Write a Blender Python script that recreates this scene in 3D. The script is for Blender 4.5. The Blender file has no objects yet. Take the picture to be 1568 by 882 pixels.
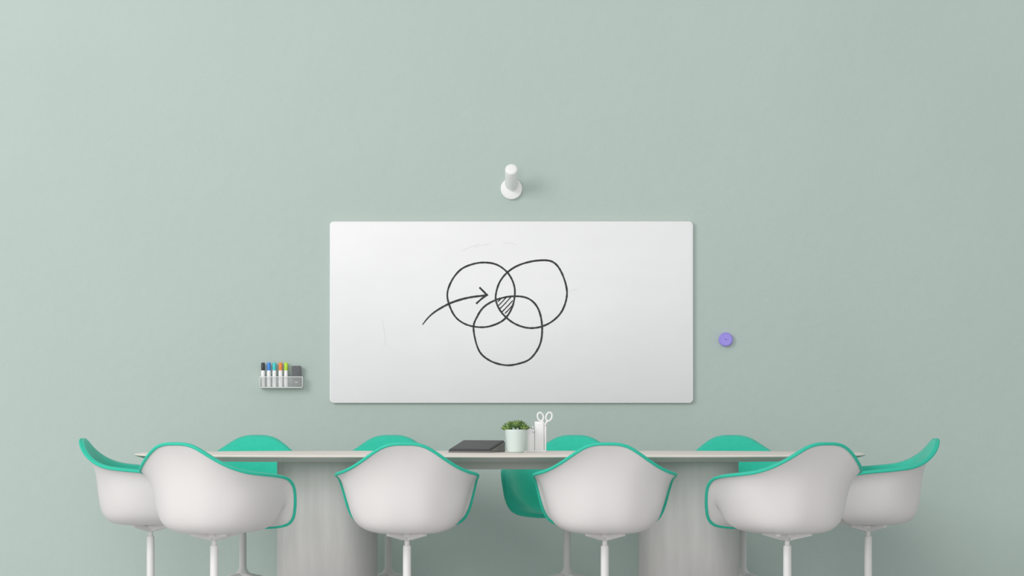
import bpy, bmesh, math, random
from mathutils import Vector, Matrix
random.seed(4)
scene = bpy.context.scene
scene.view_settings.view_transform = 'Standard'
scene.view_settings.look = 'None'
COL = scene.collection

# ------------------------------------------------------------ materials
def lin(c):
    r = []
    for v in c:
        v = v/255.0
        r.append(v/12.92 if v <= 0.04045 else ((v+0.055)/1.055)**2.4)
    return (r[0], r[1], r[2], 1)

def mat(name, rgb, rough=0.5, var=0.0, vscale=8.0, stretch=(1,1,1), bump=0.0, bscale=60.0, spec=0.5, sheen=0.0, metal=0.0, coord='Object'):
    m = bpy.data.materials.new(name); m.use_nodes = True
    nt = m.node_tree; b = nt.nodes['Principled BSDF']
    c = lin(rgb)
    b.inputs['Base Color'].default_value = c
    b.inputs['Roughness'].default_value = rough
    b.inputs['Metallic'].default_value = metal
    b.inputs['Specular IOR Level'].default_value = spec
    if sheen: b.inputs['Sheen Weight'].default_value = sheen
    tc = nt.nodes.new('ShaderNodeTexCoord')
    mp = nt.nodes.new('ShaderNodeMapping'); mp.inputs['Scale'].default_value = stretch
    nt.links.new(tc.outputs[coord], mp.inputs['Vector'])
    if var > 0:
        n = nt.nodes.new('ShaderNodeTexNoise'); n.inputs['Scale'].default_value = vscale
        n.inputs['Detail'].default_value = 6
        nt.links.new(mp.outputs[0], n.inputs['Vector'])
        r = nt.nodes.new('ShaderNodeValToRGB')
        r.color_ramp.elements[0].position = 0.3; r.color_ramp.elements[1].position = 0.7
        r.color_ramp.elements[0].color = (c[0]*(1-var), c[1]*(1-var), c[2]*(1-var), 1)
        r.color_ramp.elements[1].color = (min(1,c[0]*(1+var)), min(1,c[1]*(1+var)), min(1,c[2]*(1+var)), 1)
        nt.links.new(n.outputs[0], r.inputs[0]); nt.links.new(r.outputs[0], b.inputs['Base Color'])
    if bump > 0:
        n = nt.nodes.new('ShaderNodeTexNoise'); n.inputs['Scale'].default_value = bscale
        n.inputs['Detail'].default_value = 6; n.inputs['Roughness'].default_value = 0.6
        nt.links.new(mp.outputs[0], n.inputs['Vector'])
        bp = nt.nodes.new('ShaderNodeBump'); bp.inputs['Strength'].default_value = bump
        bp.inputs['Distance'].default_value = 0.004
        nt.links.new(n.outputs[0], bp.inputs['Height']); nt.links.new(bp.outputs[0], b.inputs['Normal'])
    return m

M_wall = mat('wall_paint', (182,197,191), 0.85, var=0.014, vscale=1.6, bump=0.85, bscale=14, spec=0.2)
M_floor = mat('floor_concrete', (212,212,211), 0.6, var=0.05, vscale=2, spec=0.3)
M_white = mat('white_plastic', (220,217,216), 0.45, var=0.01, spec=0.3)
M_base = mat('white_powdercoat', (226,225,225), 0.45, var=0.01, spec=0.3)
M_teal = mat('teal_fabric', (52,197,169), 0.8, var=0.04, vscale=40, bump=0.25, bscale=300, spec=0.2, sheen=0.2)
M_tealrim = mat('teal_piping', (52,194,166), 0.6, var=0.03, vscale=60, spec=0.3)
M_wood = mat('whitewashed_wood', (197,195,193), 0.6, var=0.07, vscale=5, stretch=(4,4,0.6), bump=0.05, bscale=30, spec=0.25)
M_top = mat('table_top_wood', (232,223,215), 0.5, var=0.05, vscale=8, stretch=(0.4,6,1), spec=0.3)
M_edge = mat('table_edge_wood', (206,202,198), 0.6, var=0.04, vscale=8, stretch=(0.5,4,1), spec=0.3)
M_board = mat('whiteboard_enamel', (235,235,236), 0.38, var=0.012, vscale=4, stretch=(1,1,2.2), spec=0.35)
M_boardedge = mat('whiteboard_edge', (236,236,236), 0.4, var=0.005)
M_ink = mat('marker_ink', (62,62,64), 0.6, var=0.4, vscale=60, spec=0.2)
M_smudge = mat('erased_marker', (231,231,232), 0.5, var=0.01, vscale=60, spec=0.2)
M_lamp = mat('lamp_white', (240,240,240), 0.4, var=0.005)
M_purple = mat('lilac_plastic', (158,144,232), 0.45, var=0.02, vscale=20)
M_purple2 = mat('lilac_plastic_dark', (118,104,200), 0.5, var=0.02, vscale=20)
M_dark = mat('dark_plastic', (62,62,64), 0.5, var=0.05, vscale=40)
M_screen = mat('tablet_screen', (26,26,28), 0.35, var=0.05, vscale=10, spec=0.3)
M_graycase = mat('grey_case', (120,118,116), 0.6, var=0.05, vscale=40)
M_felt = mat('grey_felt', (104,106,108), 0.9, var=0.1, vscale=90)
M_pot = mat('mint_ceramic', (212,226,220), 0.5, var=0.01, vscale=10)
M_soil = mat('soil', (70,58,46), 0.95, var=0.3, vscale=120)
M_leaf1 = mat('succulent_green', (138,164,92), 0.55, var=0.25, vscale=30)
M_leaf2 = mat('succulent_dark', (94,128,74), 0.55, var=0.25, vscale=30)
M_metal = mat('steel', (190,192,194), 0.3, metal=1.0, var=0.02)
def glassy(name):
    m = mat(name, (225,232,230), 0.1, var=0.01)
    b = m.node_tree.nodes['Principled BSDF']; b.inputs['Alpha'].default_value = 0.18
    return m
M_acr = glassy('clear_acrylic')

# ------------------------------------------------------------ mesh helpers
def obj_from_bm(bm, name, mats, parent=None, smooth=True, loc=(0,0,0), angle=40):
    me = bpy.data.meshes.new(name)
    bmesh.ops.recalc_face_normals(bm, faces=bm.faces)
    bm.to_mesh(me); bm.free()
    for m in (mats if isinstance(mats, (list,tuple)) else [mats]): me.materials.append(m)
    if smooth:
        me.polygons.foreach_set('use_smooth', [True]*len(me.polygons))
        try: me.set_sharp_from_angle(angle=math.radians(angle))
        except Exception: pass
    o = bpy.data.objects.new(name, me); COL.objects.link(o)
    o.location = loc
    if parent: o.parent = parent
    return o

def empty(name, loc=(0,0,0), rotz=0.0):
    e = bpy.data.objects.new(name, None); COL.objects.link(e)
    e.location = loc; e.rotation_euler = (0,0,rotz); e.empty_display_size = 0.1
    return e

def add_box(bm, c, s, bev=0.0, seg=2, rot=None, mi=0, taper=None):
    r = bmesh.ops.create_cube(bm, size=1.0)
    vs = r['verts']
    for v in vs:
        v.co = Vector((v.co.x*s[0], v.co.y*s[1], v.co.z*s[2]))
        if taper and v.co.z > 0: v.co.x *= taper; v.co.y *= taper
    fs = set(f for v in vs for f in v.link_faces)
    es = set(e for v in vs for e in v.link_edges)
    if bev > 0:
        rr = bmesh.ops.bevel(bm, geom=list(es), offset=bev, segments=seg, affect='EDGES', profile=0.5)
        fs = set(rr['faces']) | set(f for f in fs if f.is_valid)
        vs = set(v for f in fs for v in f.verts)
    for f in fs:
        if f.is_valid: f.material_index = mi
    Mx = Matrix.Translation(c) @ (rot.to_4x4() if rot else Matrix.Identity(4))
    bmesh.ops.transform(bm, matrix=Mx, verts=list(vs))

def lathe(bm, prof, seg=40, mi=0, M=None, cap=True, sx=1.0, sy=1.0):
    rings = []
    for (r, z) in prof:
        ring = []
        for i in range(seg):
            a = 2*math.pi*i/seg
            co = Vector((r*math.cos(a)*sx, r*math.sin(a)*sy, z))
            if M: co = M @ co
            ring.append(bm.verts.new(co))
        rings.append(ring)
    for k in range(len(rings)-1):
        for i in range(seg):
            j = (i+1) % seg
            f = bm.faces.new((rings[k][i], rings[k][j], rings[k+1][j], rings[k+1][i])); f.material_index = mi
    if cap:
        f = bm.faces.new(rings[0][::-1]); f.material_index = mi
        f = bm.faces.new(rings[-1]); f.material_index = mi

def tube(bm, pts, rad, seg=8, closed=False, mi=0):
    n = len(pts); rings = []
    for i, p in enumerate(pts):
        a = pts[(i-1) % n] if (closed or i > 0) else pts[i]
        b = pts[(i+1) % n] if (closed or i < n-1) else pts[i]
        t = (Vector(b)-Vector(a)).normalized()
        up = Vector((0,0,1)) if abs(t.z) < 0.92 else Vector((0,1,0))
        s = t.cross(up).normalized(); u = s.cross(t).normalized()
        r = rad[i] if isinstance(rad, (list,tuple)) else rad
        rings.append([bm.verts.new(Vector(p) + s*r*math.cos(2*math.pi*k/seg) + u*r*math.sin(2*math.pi*k/seg)) for k in range(seg)])
    m = n if closed else n-1
    for i in range(m):
        A = rings[i]; B = rings[(i+1) % n]
        off = min(range(seg), key=lambda o: (A[0].co-B[o].co).length)
        for k in range(seg):
            f = bm.faces.new((A[k], A[(k+1)%seg], B[(k+1+off)%seg], B[(k+off)%seg])); f.material_index = mi
    if not closed:
        f = bm.faces.new(rings[0]); f.material_index = mi
        f = bm.faces.new(rings[-1][::-1]); f.material_index = mi

def cr(pts, n, closed=False):
    out = []
    N = len(pts); segs = N if closed else N-1
    def P(i):
        if closed: return pts[i % N]
        if i < 0: return [2*a-b for a, b in zip(pts[0], pts[1])]
        if i >= N: return [2*a-b for a, b in zip(pts[-1], pts[-2])]
        return pts[i]
    tot = n if closed else n-1
    for j in range(n):
        u = j*segs/tot; i = min(int(u), segs-1); t = u-i
        p0, p1, p2, p3 = P(i-1), P(i), P(i+1), P(i+2)
        out.append([0.5*((2*b)+(-a+c)*t+(2*a-5*b+4*c-d)*t*t+(-a+3*b-3*c+d)*t**3) for a,b,c,d in zip(p0,p1,p2,p3)])
    return out

def sstep(a, b, x):
    t = max(0, min(1, (x-a)/(b-a))); return t*t*(3-2*t)

# ------------------------------------------------------------ room
WY = 1.55
bm = bmesh.new(); add_box(bm, (0, WY+0.1, 2.5), (16, 0.2, 5.0)); obj_from_bm(bm, 'wall_back', M_wall, smooth=False)
bm = bmesh.new(); add_box(bm, (0, -6.5, -0.05), (16, 16.1, 0.1)); obj_from_bm(bm, 'floor', M_floor, smooth=False)

# ------------------------------------------------------------ armchair
RIM = [(0,-.325,.802),(.05,-.324,.800),(.095,-.318,.787),(.14,-.303,.760),(.185,-.275,.728),(.232,-.232,.698),
       (.275,-.175,.677),(.303,-.10,.667),(.314,-.02,.660),(.314,.06,.652),(.308,.13,.638),(.300,.185,.605),
       (.289,.215,.560),(.275,.238,.505),(.252,.258,.458),(.212,.272,.430),(.14,.282,.418),(.065,.287,.415),(0,.288,.415)]
CEN = Vector((0,.01,.402))
def profile(rimp):
    R = Vector(rimp); d = Vector((R.x-CEN.x, R.y-CEN.y)); L = d.length; dn = d/L
    h = R.z-CEN.z
    back = [(0,0),(.2,0),(.4,.0),(.54,.02),(.64,.07),(.71,.16),(.745,.30),(.765,.45),(.785,.60),(.83,.75),(.905,.89),(1,1)]
    side = [(0,0),(.2,0),(.38,.0),(.52,.03),(.64,.09),(.73,.19),(.79,.33),(.83,.50),(.86,.66),(.885,.80),(.93,.92),(1,1)]
    fr   = [(0,0),(.2,0),(.38,.1),(.50,.3),(.60,.6),(.70,.9),(.78,1.2),(.85,1.35),(.90,1.4),(.94,1.35),(.975,1.2),(1,1)]
    wb = sstep(.25, .95, -dn.y); wf = 1-sstep(.03, .2, h)
    out = []
    for a,b,c in zip(back, side, fr):
        k = a[0]*wb+b[0]*(1-wb); z = a[1]*wb+b[1]*(1-wb)
        k = k*(1-wf)+c[0]*wf; z = z*(1-wf)+c[1]*wf
        out.append([k, z])
    return out, d, h
def build_chair_meshes():
    half = cr([list(p) for p in RIM], 49)
    for p in half: p[0] = max(p[0], 0)
    loop = half + [[-p[0], p[1], p[2]] for p in half[-2:0:-1]]
    NT = 30
    bm = bmesh.new(); c = bm.verts.new(CEN); rows = []
    for rp in loop:
        pr, d, h = profile(rp); pr = cr(pr, NT)
        row = [bm.verts.new((CEN.x+d.x*k, CEN.y+d.y*k, CEN.z+h*z)) for k, z in pr[1:]]
        rows.append(row)
    n = len(rows)
    for i in range(n):
        A, B = rows[i], rows[(i+1) % n]
        bm.faces.new((c, A[0], B[0]))
        for k in range(len(A)-1): bm.faces.new((A[k], A[k+1], B[k+1], B[k]))
    inner = [v for r in rows for v in r[:-1]]
    for _ in range(3): bmesh.ops.smooth_vert(bm, verts=inner, factor=0.5, use_axis_x=True, use_axis_y=True, use_axis_z=True)
    bmesh.ops.recalc_face_normals(bm, faces=bm.faces)
    bm.normal_update()
    bm.verts.ensure_lookup_table()
    if bm.verts[0].link_faces[0].normal.z > 0:
        bmesh.ops.reverse_faces(bm, faces=bm.faces)
    me = bpy.data.meshes.new('tmp'); bm.to_mesh(me); bm.free()
    for m in (M_white, M_teal): me.materials.append(m)
    me.polygons.foreach_set('use_smooth', [True]*len(me.polygons))
    o = bpy.data.objects.new('tmp', me); COL.objects.link(o)
    s = o.modifiers.new('s', 'SOLIDIFY'); s.thickness = 0.014; s.offset = -1; s.material_offset = 1; s.material_offset_rim = 1
    s.use_even_offset = False
    dg = bpy.context.evaluated_depsgraph_get()
    shell = bpy.data.meshes.new_from_object(o.evaluated_get(dg)); shell.name = 'shell'
    bpy.data.objects.remove(o)
    bm = bmesh.new()
    pts = [Vector(p)+Vector((0,0,0.001)) for p in loop]
    tube(bm, pts, 0.0068, seg=10, closed=True)
    rim = bpy.data.meshes.new('edge_piping'); bmesh.ops.recalc_face_normals(bm, faces=bm.faces); bm.to_mesh(rim); bm.free()
    rim.materials.append(M_tealrim); rim.polygons.foreach_set('use_smooth', [True]*len(rim.polygons))
    bm = bmesh.new()
    lathe(bm, [(.030,.085),(.034,.09),(.034,.125),(.026,.135),(.0185,.15),(.0180,.34),(.0165,.346),(.0115,.35),(.0115,.372),(.024,.380),(.034,.386),(.036,.392),(.036,.398)], seg=28)
    for k in range(4):
        a = math.radians(45+90*k); ca, sa = math.cos(a), math.sin(a)
        secs = [(.02,.016,.370,.396),(.06,.014,.380,.399),(.115,.010,.392,.403)]
        rows = []
        for r,w,z0,z1 in secs:
            rows.append([bm.verts.new((ca*r - sa*q*w, sa*r + ca*q*w, z)) for q,z in ((-1,z0),(1,z0),(1,z1),(-1,z1))])
        for i in range(2):
            for j in range(4): bm.faces.new((rows[i][j],rows[i][(j+1)%4],rows[i+1][(j+1)%4],rows[i+1][j]))
        bm.faces.new(rows[0]); bm.faces.new(rows[-1])
        b = math.radians(45+90*k); ca, sa = math.cos(b), math.sin(b)
        secs = [(.015,.024,.092,.128),(.10,.020,.076,.110),(.20,.016,.054,.082),(.29,.013,.034,.055),(.315,.010,.032,.048)]
        rows = []
        for r,w,z0,z1 in secs:
            prof = [(-1,z0),(1,z0),(1.0,z0*.35+z1*.65),(.6,z1),(-.6,z1),(-1.0,z0*.35+z1*.65)]
            rows.append([bm.verts.new((ca*r - sa*q*w, sa*r + ca*q*w, z)) for q,z in prof])
        for i in range(len(rows)-1):
            for j in range(6): bm.faces.new((rows[i][j],rows[i][(j+1)%6],rows[i+1][(j+1)%6],rows[i+1][j]))
        bm.faces.new(rows[0]); bm.faces.new(rows[-1])
        lathe(bm, [(.016,0),(.018,.004),(.018,.012),(.008,.016),(.008,.04)], seg=16, M=Matrix.Translation((ca*.295, sa*.295, 0)))
    bmesh.ops.recalc_face_normals(bm, faces=bm.faces)
    ped = bpy.data.meshes.new('pedestal_base'); bm.to_mesh(ped); bm.free()
    ped.materials.append(M_base); ped.polygons.foreach_set('use_smooth', [True]*len(ped.polygons))
    ped.set_sharp_from_angle(angle=math.radians(35))
    return shell, rim, ped
SH, RI, PE = build_chair_meshes()
def chair(x, y, deg, base_deg=0):
    e = empty('office_armchair', (x,y,0), math.radians(deg))
    for me, nm, r in ((SH,'shell',0),(RI,'edge_piping',0),(PE,'pedestal_base',math.radians(base_deg))):
        o = bpy.data.objects.new(nm, me); COL.objects.link(o); o.parent = e; o.rotation_euler = (0,0,r)
chair(-1.322, -.85, -26, 10); chair(-.466, -.85, 0, 0); chair(.412, -.85, 0, 0); chair(1.222, -.85, 27, -8)
chair(-1.71, 0.0, -90, 8); chair(1.685, 0.0, 90, -8)
chair(-1.346, .78, 172, 5); chair(-.618, .78, 180, 0); chair(.275, .78, 172, 0); chair(1.154, .78, 186, 0)

# ------------------------------------------------------------ conference table
TX = -.057
tab = empty('conference_table', (TX,0,0))
def sup(a, b, n, N=128):
    out = []
    for i in range(N):
        t = 2*math.pi*i/N; c, s = math.cos(t), math.sin(t)
        out.append((a*math.copysign(abs(c)**(2/n), c), b*math.copysign(abs(s)**(2/n), s)))
    return out
bm = bmesh.new()
rings = []
for a,b,z in ((1.712,.545,.740),(1.719,.552,.738),(1.722,.555,.734),(1.719,.552,.730),(1.64,.475,.709),(1.60,.44,.707)):
    rings.append([bm.verts.new((x,y,z)) for x,y in sup(a,b,3.0)])
for k in range(len(rings)-1):
    for i in range(128):
        j=(i+1)%128; f=bm.faces.new((rings[k][i],rings[k][j],rings[k+1][j],rings[k+1][i])); f.material_index = 1 if k>=3 else 0
bm.faces.new(rings[0]); f=bm.faces.new(rings[-1][::-1]); f.material_index=1
obj_from_bm(bm, 'table_top', [M_top, M_edge], tab, angle=30)
bm = bmesh.new(); add_box(bm, (0.03,0,.6875), (2.0,.36,.041), 0.004); obj_from_bm(bm, 'under_frame', M_edge, tab, angle=30)
for i, px in enumerate((-.873+.057, .834+.057)):
    bm = bmesh.new()
    N=96; pr=[]
    for sc_, z in ((.97,0),(1,.006),(1,.704),(.98,.708)):
        pr.append([bm.verts.new((x*sc_,y*sc_,z)) for x,y in sup(.235,.30,2.6,N)])
    for k in range(3):
        for q in range(N): bm.faces.new((pr[k][q],pr[k][(q+1)%N],pr[k+1][(q+1)%N],pr[k+1][q]))
    bm.faces.new(pr[0][::-1]); bm.faces.new(pr[-1])
    obj_from_bm(bm, 'pedestal_%d'%(i+1), M_wood, tab, loc=(px,0,0), angle=30)

# ------------------------------------------------------------ whiteboard
BW, BH, BT = 1.911, .956, .022
wb = empty('whiteboard', (-.003, WY, 1.449))
def rrect(w, h, r, n=8):
    pts = []
    for cx, cz, a0 in ((w/2-r,h/2-r,0),(-w/2+r,h/2-r,90),(-w/2+r,-h/2+r,180),(w/2-r,-h/2+r,270)):
        for i in range(n+1):
            a = math.radians(a0+90*i/n); pts.append((cx+r*math.cos(a), cz+r*math.sin(a)))
    return pts
bm = bmesh.new()
rings=[]
for ins, y in ((.004,-.001),(.0,-.004),(.0,-BT+.003),(.001,-BT+.001),(.003,-BT)):
    rings.append([bm.verts.new((x,y,z)) for x,z in rrect(BW-2*ins, BH-2*ins, .022-ins)])
n=len(rings[0])
for k in range(len(rings)-1):
    for i in range(n):
        j=(i+1)%n; f=bm.faces.new((rings[k][i],rings[k][j],rings[k+1][j],rings[k+1][i])); f.material_index=1
bm.faces.new(rings[0][::-1]); bm.faces.new(rings[-1])
obj_from_bm(bm, 'board_panel', [M_board, M_boardedge], wb, angle=30)
U = 1/291.0
def B(p): return ((p[0]-783)*U, (478-p[1])*U)
def ribbon(bm, pts, w, yoff, n=80, closed=False, mi=0, jit=.12, w0=None):
    q = cr([list(B(p)) for p in pts], n, closed)
    L=[];R=[]
    m=len(q)
    for i,p in enumerate(q):
        a = q[(i-1)%m] if (closed or i>0) else q[i]; b = q[(i+1)%m] if (closed or i<m-1) else q[i]
        t = Vector((b[0]-a[0], b[1]-a[1])).normalized(); nn = Vector((-t.y,t.x))
        ww = w*(1+random.uniform(-jit,jit))*0.5
        if w0 is not None: ww *= (w0 + (1-w0)*min(1, i/(m*.45)))
        L.append(bm.verts.new((p[0]+nn.x*ww, yoff, p[1]+nn.y*ww))); R.append(bm.verts.new((p[0]-nn.x*ww, yoff, p[1]-nn.y*ww)))
    for i in range(m if closed else m-1):
        j=(i+1)%m; f=bm.faces.new((L[i],L[j],R[j],R[i])); f.material_index=mi
bm = bmesh.new()
c1=[(685,455),(690,433),(704,414),(722,405),(742,402),(762,406),(779,420),(788,442),(785,468),(773,488),(755,498),(735,501),(712,496),(695,482)]
c2=[(759,452),(765,432),(778,416),(797,405),(823,399),(846,401),(860,418),(868,447),(862,473),(848,490),(829,500),(808,502),(787,495),(770,481),(761,466)]
c3=[(725,503),(731,484),(742,469),(760,459),(781,454),(803,455),(818,464),(827,481),(830,506),(826,529),(812,549),(793,557),(773,559),(750,552),(733,536)]
y0 = -BT-.0006
for k,c in enumerate((c1,c2,c3)): ribbon(bm, c, .0098, y0-.0001*k, 120, True)
ribbon(bm, [(647,497),(656,486),(668,476),(690,464),(716,456),(745,452)], .0105, y0-.0004, 60, w0=.45)
ribbon(bm, [(734,440),(740,446),(746,452)], .0095, y0-.0005, 12)
ribbon(bm, [(747,451),(738,457),(729,465)], .0095, y0-.0006, 12)
for a,b in (((762,462),(768,456)),((762,469),(776,454)),((764,474),(782,455)),((768,478),(785,460)),((773,480),(784,468))):
    ribbon(bm, [a, ((a[0]+b[0])/2+.4,(a[1]+b[1])/2), b], .0055, y0-.0007, 8)
obj_from_bm(bm, 'marker_drawing', M_ink, wb, smooth=False)
bm = bmesh.new()
for a,b,w in (((708,384),(735,374),.004),((725,380),(750,374),.003),((868,448),(886,443),.003),
              ((770,372),(792,376),.004),((585,490),(590,530),.004)):
    ribbon(bm, [a, ((a[0]+b[0])/2+1,(a[1]+b[1])/2-2), b], w, y0+.0001, 10, jit=.4)
obj_from_bm(bm, 'erased_smudges', M_smudge, wb, smooth=False)

# ------------------------------------------------------------ wall spotlight
sp = empty('wall_spotlight', (-.003, WY, 2.099))
bm = bmesh.new()
Rx = Matrix.Rotation(math.radians(90),4,'X')
lathe(bm, [(.056,0),(.057,.002),(.057,.016),(.055,.020),(.050,.022)], seg=48, M=Rx)
lathe(bm, [(.012,.02),(.012,.070)], seg=20, M=Rx)
obj_from_bm(bm, 'wall_plate', M_lamp, sp, angle=35)
bm = bmesh.new()
Rt = Matrix.Translation((0,-.065,.022)) @ Matrix.Rotation(math.radians(90-27),4,'X')
lathe(bm, [(.026,-.016),(.030,-.011),(.0325,-.004),(.033,.004),(.0335,.140),(.032,.146),(.029,.150),(.022,.1525),(.012,.1535)], seg=40, M=Rt)
obj_from_bm(bm, 'lamp_head', M_lamp, sp, angle=50)

# ------------------------------------------------------------ round wall button
bt = empty('wall_button', (1.124, WY, 1.306))
bm = bmesh.new()
lathe(bm, [(.035,0),(.0365,.002),(.0365,.018),(.035,.021),(.031,.0225),(.030,.0215)], seg=48, M=Rx)
obj_from_bm(bm, 'button_body', M_purple, bt, angle=35)
bm = bmesh.new(); add_box(bm, (0,-.0220,0.001), (.013,.001,.003)); add_box(bm, (0.002,-.0220,-0.003), (.006,.001,.002)); obj_from_bm(bm, 'button_mark', M_purple2, bt)

# ------------------------------------------------------------ marker holder
S2 = 293.0
def X2(px): return (px-784)/S2
def Z2(py): return 1.02+(603-py)/S2
mh = empty('marker_holder', (X2(429), WY, Z2(594)))
w = 66/S2; hh = 17/S2; dp = .05
bm = bmesh.new()
add_box(bm, (0,-dp/2,.0025), (w,dp,.005), .001)
obj_from_bm(bm, 'tray_floor', M_lamp, mh)
bm = bmesh.new()
add_box(bm, (0,-dp+.0015,hh/2), (w,.003,hh), .0008)
add_box(bm, (0,-.0015,hh/2+.006), (w,.003,hh+.012), .0008)
obj_from_bm(bm, 'tray_panels', M_acr, mh)
bm = bmesh.new()
for sx in (-1,1): add_box(bm, (sx*(w/2-.0015),-dp/2,hh/2), (.003,dp,hh), .0008)
tube(bm, [(-w/2,-dp,hh),(w/2,-dp,hh)], .0022)
obj_from_bm(bm, 'tray_frame', M_lamp, mh)
cols = [(58,60,64),(70,140,225),(70,205,205),(240,140,70),(190,225,60)]
for i,(px,c) in enumerate(zip((400.5,409.5,418,427.5,436), cols)):
    m = mat('cap_%d'%i, c, .45, var=.02)
    bm = bmesh.new(); x = X2(px)-X2(429); top = 39/S2
    lathe(bm, [(.010,.006),(.0105,.008),(.0105,top-.044),(.0095,top-.041)], seg=20, M=Matrix.Translation((x,-.024,0)), mi=0)
    lathe(bm, [(.0095,top-.041),(.0098,top-.040),(.0098,top-.003),(.008,top)], seg=20, M=Matrix.Translation((x,-.024,0)), mi=1)
    obj_from_bm(bm, 'marker_%d'%(i+1), [M_lamp, m], mh)
bm = bmesh.new(); add_box(bm, (X2(452)-X2(429),-.026,.0055+.056), (.048,.026,.109), .003); obj_from_bm(bm, 'board_eraser', M_felt, mh)
bm = bmesh.new(); add_box(bm, (X2(452)-X2(429),-.0395,.03), (.014,.001,.004)); obj_from_bm(bm, 'eraser_label', M_lamp, mh)

# ------------------------------------------------------------ tablet on wedge stand
TZ = .740
tb = empty('tablet_stand', (-.304,.13,TZ), math.radians(-22))
bm = bmesh.new()
W,D = .215,.19
def prism(bm, pts, mi=0):
    A=[bm.verts.new((0+p[2],p[0],p[1])) for p in pts]; Bv=[bm.verts.new((W-p[2],p[0],p[1])) for p in pts]
    n=len(pts)
    for i in range(n):
        j=(i+1)%n; f=bm.faces.new((A[i],A[j],Bv[j],Bv[i])); f.material_index=mi
    bm.faces.new(A[::-1]); bm.faces.new(Bv)
prism(bm, [(0.004,0,0),(D,0,0),(D,.046,0),(D-.006,.050,0),(0,.007,0),(-.002,.003,0)])
obj_from_bm(bm, 'wedge_case', M_graycase, tb, smooth=False)
bm = bmesh.new()
ang = math.atan2(.043, D-.006)
R = Matrix.Rotation(ang,3,'X')
add_box(bm, Vector((W/2,(D-.006)/2,.0285+.0035)), (W-.004,.187,.007), .002, rot=R)
obj_from_bm(bm, 'tablet_body', M_dark, tb)
bm = bmesh.new()
add_box(bm, Vector((W/2,(D-.006)/2,.0285+.0035)) + R@Vector((0,0,.0038)), (W-.022,.168,.0008), rot=R)
obj_from_bm(bm, 'tablet_screen', M_screen, tb)

# ------------------------------------------------------------ succulent
sc = empty('potted_succulent', (.017,.12,TZ))
bm = bmesh.new()
lathe(bm, [(.036,0),(.041,.003),(.046,.05),(.0505,.100),(.0515,.108),(.050,.110),(.047,.108),(.046,.098)], seg=48)
obj_from_bm(bm, 'pot', M_pot, sc, angle=50)
bm = bmesh.new(); lathe(bm, [(.046,.090),(.0455,.099)], seg=32); obj_from_bm(bm, 'soil', M_soil, sc)
def leaf(bm, base, dirv, length, wid, mi):
    d = dirv.normalized(); s = d.cross(Vector((0,0,1)))
    s = s.normalized() if s.length > .05 else Vector((1,0,0))
    u = s.cross(d).normalized()
    rings=[]; ts=[0,.25,.55,.8,.94,1]; ws=[.45,.85,1,.75,.35,.05]
    for t,k in zip(ts,ws):
        c = base + d*length*t + u*length*.18*t*t
        rings.append([bm.verts.new(c + s*wid*k*math.cos(a) + u*wid*.45*k*math.sin(a)) for a in [2*math.pi*q/6 for q in range(6)]])
    for i in range(5):
        for q in range(6):
            f=bm.faces.new((rings[i][q],rings[i][(q+1)%6],rings[i+1][(q+1)%6],rings[i+1][q])); f.material_index=mi
    bm.faces.new(rings[0]).material_index=mi; bm.faces.new(rings[-1]).material_index=mi
bm = bmesh.new()
heads=[(-.036,-.018,.118,.036),(.0,-.026,.128,.038),(.036,-.016,.120,.036),(-.022,.018,.130,.038),(.022,.018,.133,.038),(.045,.01,.118,.032),(-.046,.006,.116,.032),(.0,.0,.136,.034)]
for hi,(hx,hy,hz,hr) in enumerate(heads):
    bc = Vector((hx,hy,hz-.012)); tilt = Vector((hx*6,hy*6,1)).normalized()
    for ringi,(el,cnt,ln) in enumerate(((12,9,1.0),(35,8,.95),(58,6,.85),(80,4,.7))):
        for k in range(cnt):
            a = 2*math.pi*(k+.5*ringi)/cnt + random.uniform(-.15,.15); e = math.radians(el+random.uniform(-8,8))
            d = Vector((math.cos(a)*math.cos(e), math.sin(a)*math.cos(e), math.sin(e))) + tilt*.25
            leaf(bm, bc, d, hr*ln*random.uniform(.85,1.1), hr*.18, (hi+ringi)%2)
    tube(bm, [(hx*.6,hy*.6,.095),(hx,hy,hz-.008)], .004, seg=6, mi=1)
obj_from_bm(bm, 'succulent_leaves', [M_leaf1, M_leaf2], sc)

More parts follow.
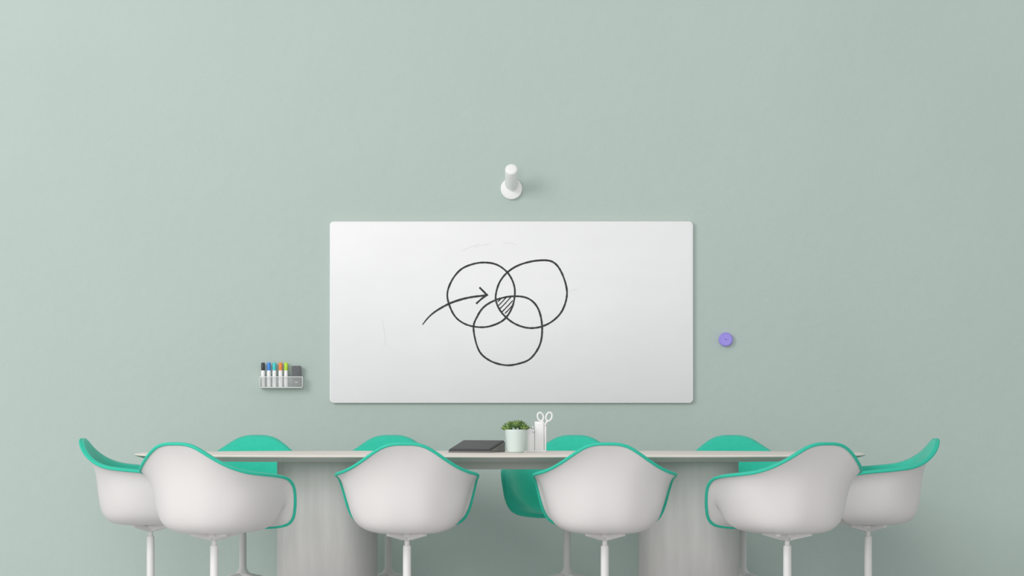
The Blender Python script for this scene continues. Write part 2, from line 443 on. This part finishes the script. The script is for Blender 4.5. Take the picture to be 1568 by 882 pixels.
# ------------------------------------------------------------ desk organiser with scissors
og = empty('desk_organizer', (.071,.24,TZ))
bm = bmesh.new()
add_box(bm, (.019,0,.055), (.036,.07,.110), .004)
add_box(bm, (.010,0,.115), (.014,.05,.02), .003)
add_box(bm, (.060,0,.066), (.044,.07,.132), .004)
add_box(bm, (.060,.012,.138), (.044,.046,.018), .003)
add_box(bm, (.089,0,.062), (.010,.06,.124), .003)
add_box(bm, (.048,0,.004), (.092,.074,.008), .002)
obj_from_bm(bm, 'organizer_body', M_lamp, og, angle=35)
bm = bmesh.new()
add_box(bm, (.030,-.01,.118), (.012,.02,.012), .002); add_box(bm, (.032,-.036,.10), (.006,.004,.014), .001)
obj_from_bm(bm, 'tape_cutter', M_metal, og)
sz = empty('scissors')
bm = bmesh.new()
def ring(cx, cz, rx, rz, tilt, r=.0042):
    pts=[]
    for i in range(28):
        a=2*math.pi*i/28; x=rx*math.cos(a); z=rz*math.sin(a)
        pts.append(Vector((cx+x*math.cos(tilt)-z*math.sin(tilt), -.0, cz+x*math.sin(tilt)+z*math.cos(tilt))))
    tube(bm, pts, r, seg=8, closed=True)
ring(.066,.170,.014,.020,.25); ring(.107,.170,.014,.021,-.3)
tube(bm, [(.072,0,.152),(.082,0,.138),(.088,0,.122)], .005); tube(bm, [(.102,0,.151),(.092,0,.138),(.086,0,.122)], .005)
obj_from_bm(bm, 'handles', M_lamp, sz)
bm = bmesh.new(); add_box(bm, (.087,0,.105), (.010,.002,.05)); obj_from_bm(bm, 'blades', M_metal, sz)
sz.parent = og; sz.location = (0,-.0,0)

# ------------------------------------------------------------ lights
def area(name, loc, target, size, power, col=(1,1,1), sy=None):
    l = bpy.data.lights.new(name, 'AREA'); l.energy = power; l.size = size; l.color = col
    if sy: l.shape='RECTANGLE'; l.size_y = sy
    o = bpy.data.objects.new(name, l); COL.objects.link(o); o.location = loc
    o.rotation_euler = (Vector(target)-Vector(loc)).to_track_quat('-Z','Y').to_euler()
    return o
area('key_softbox', (-7.5,-7.0,5.2), (-.6,1.0,.8), 4.5, 490, (1,.985,.975))
area('front_fill', (-1.5,-17.0,3.3), (0,0,.6), 6.0, 590, (1,.985,.975))  # fill light added behind the camera to brighten and even out the wall
w = bpy.data.worlds.new('studio_world'); scene.world = w; w.use_nodes = True
bg = w.node_tree.nodes['Background']; bg.inputs[0].default_value = (.99,.99,1,1); bg.inputs[1].default_value = .62

# ------------------------------------------------------------ camera
cam = bpy.data.cameras.new('camera'); co = bpy.data.objects.new('camera', cam); COL.objects.link(co)
co.location = (0,-13.75,1.02); co.rotation_euler = (math.radians(90),0,0)
cam.sensor_width = 36; cam.lens = 36*4450/1568; cam.shift_y = 162/1568
scene.camera = co
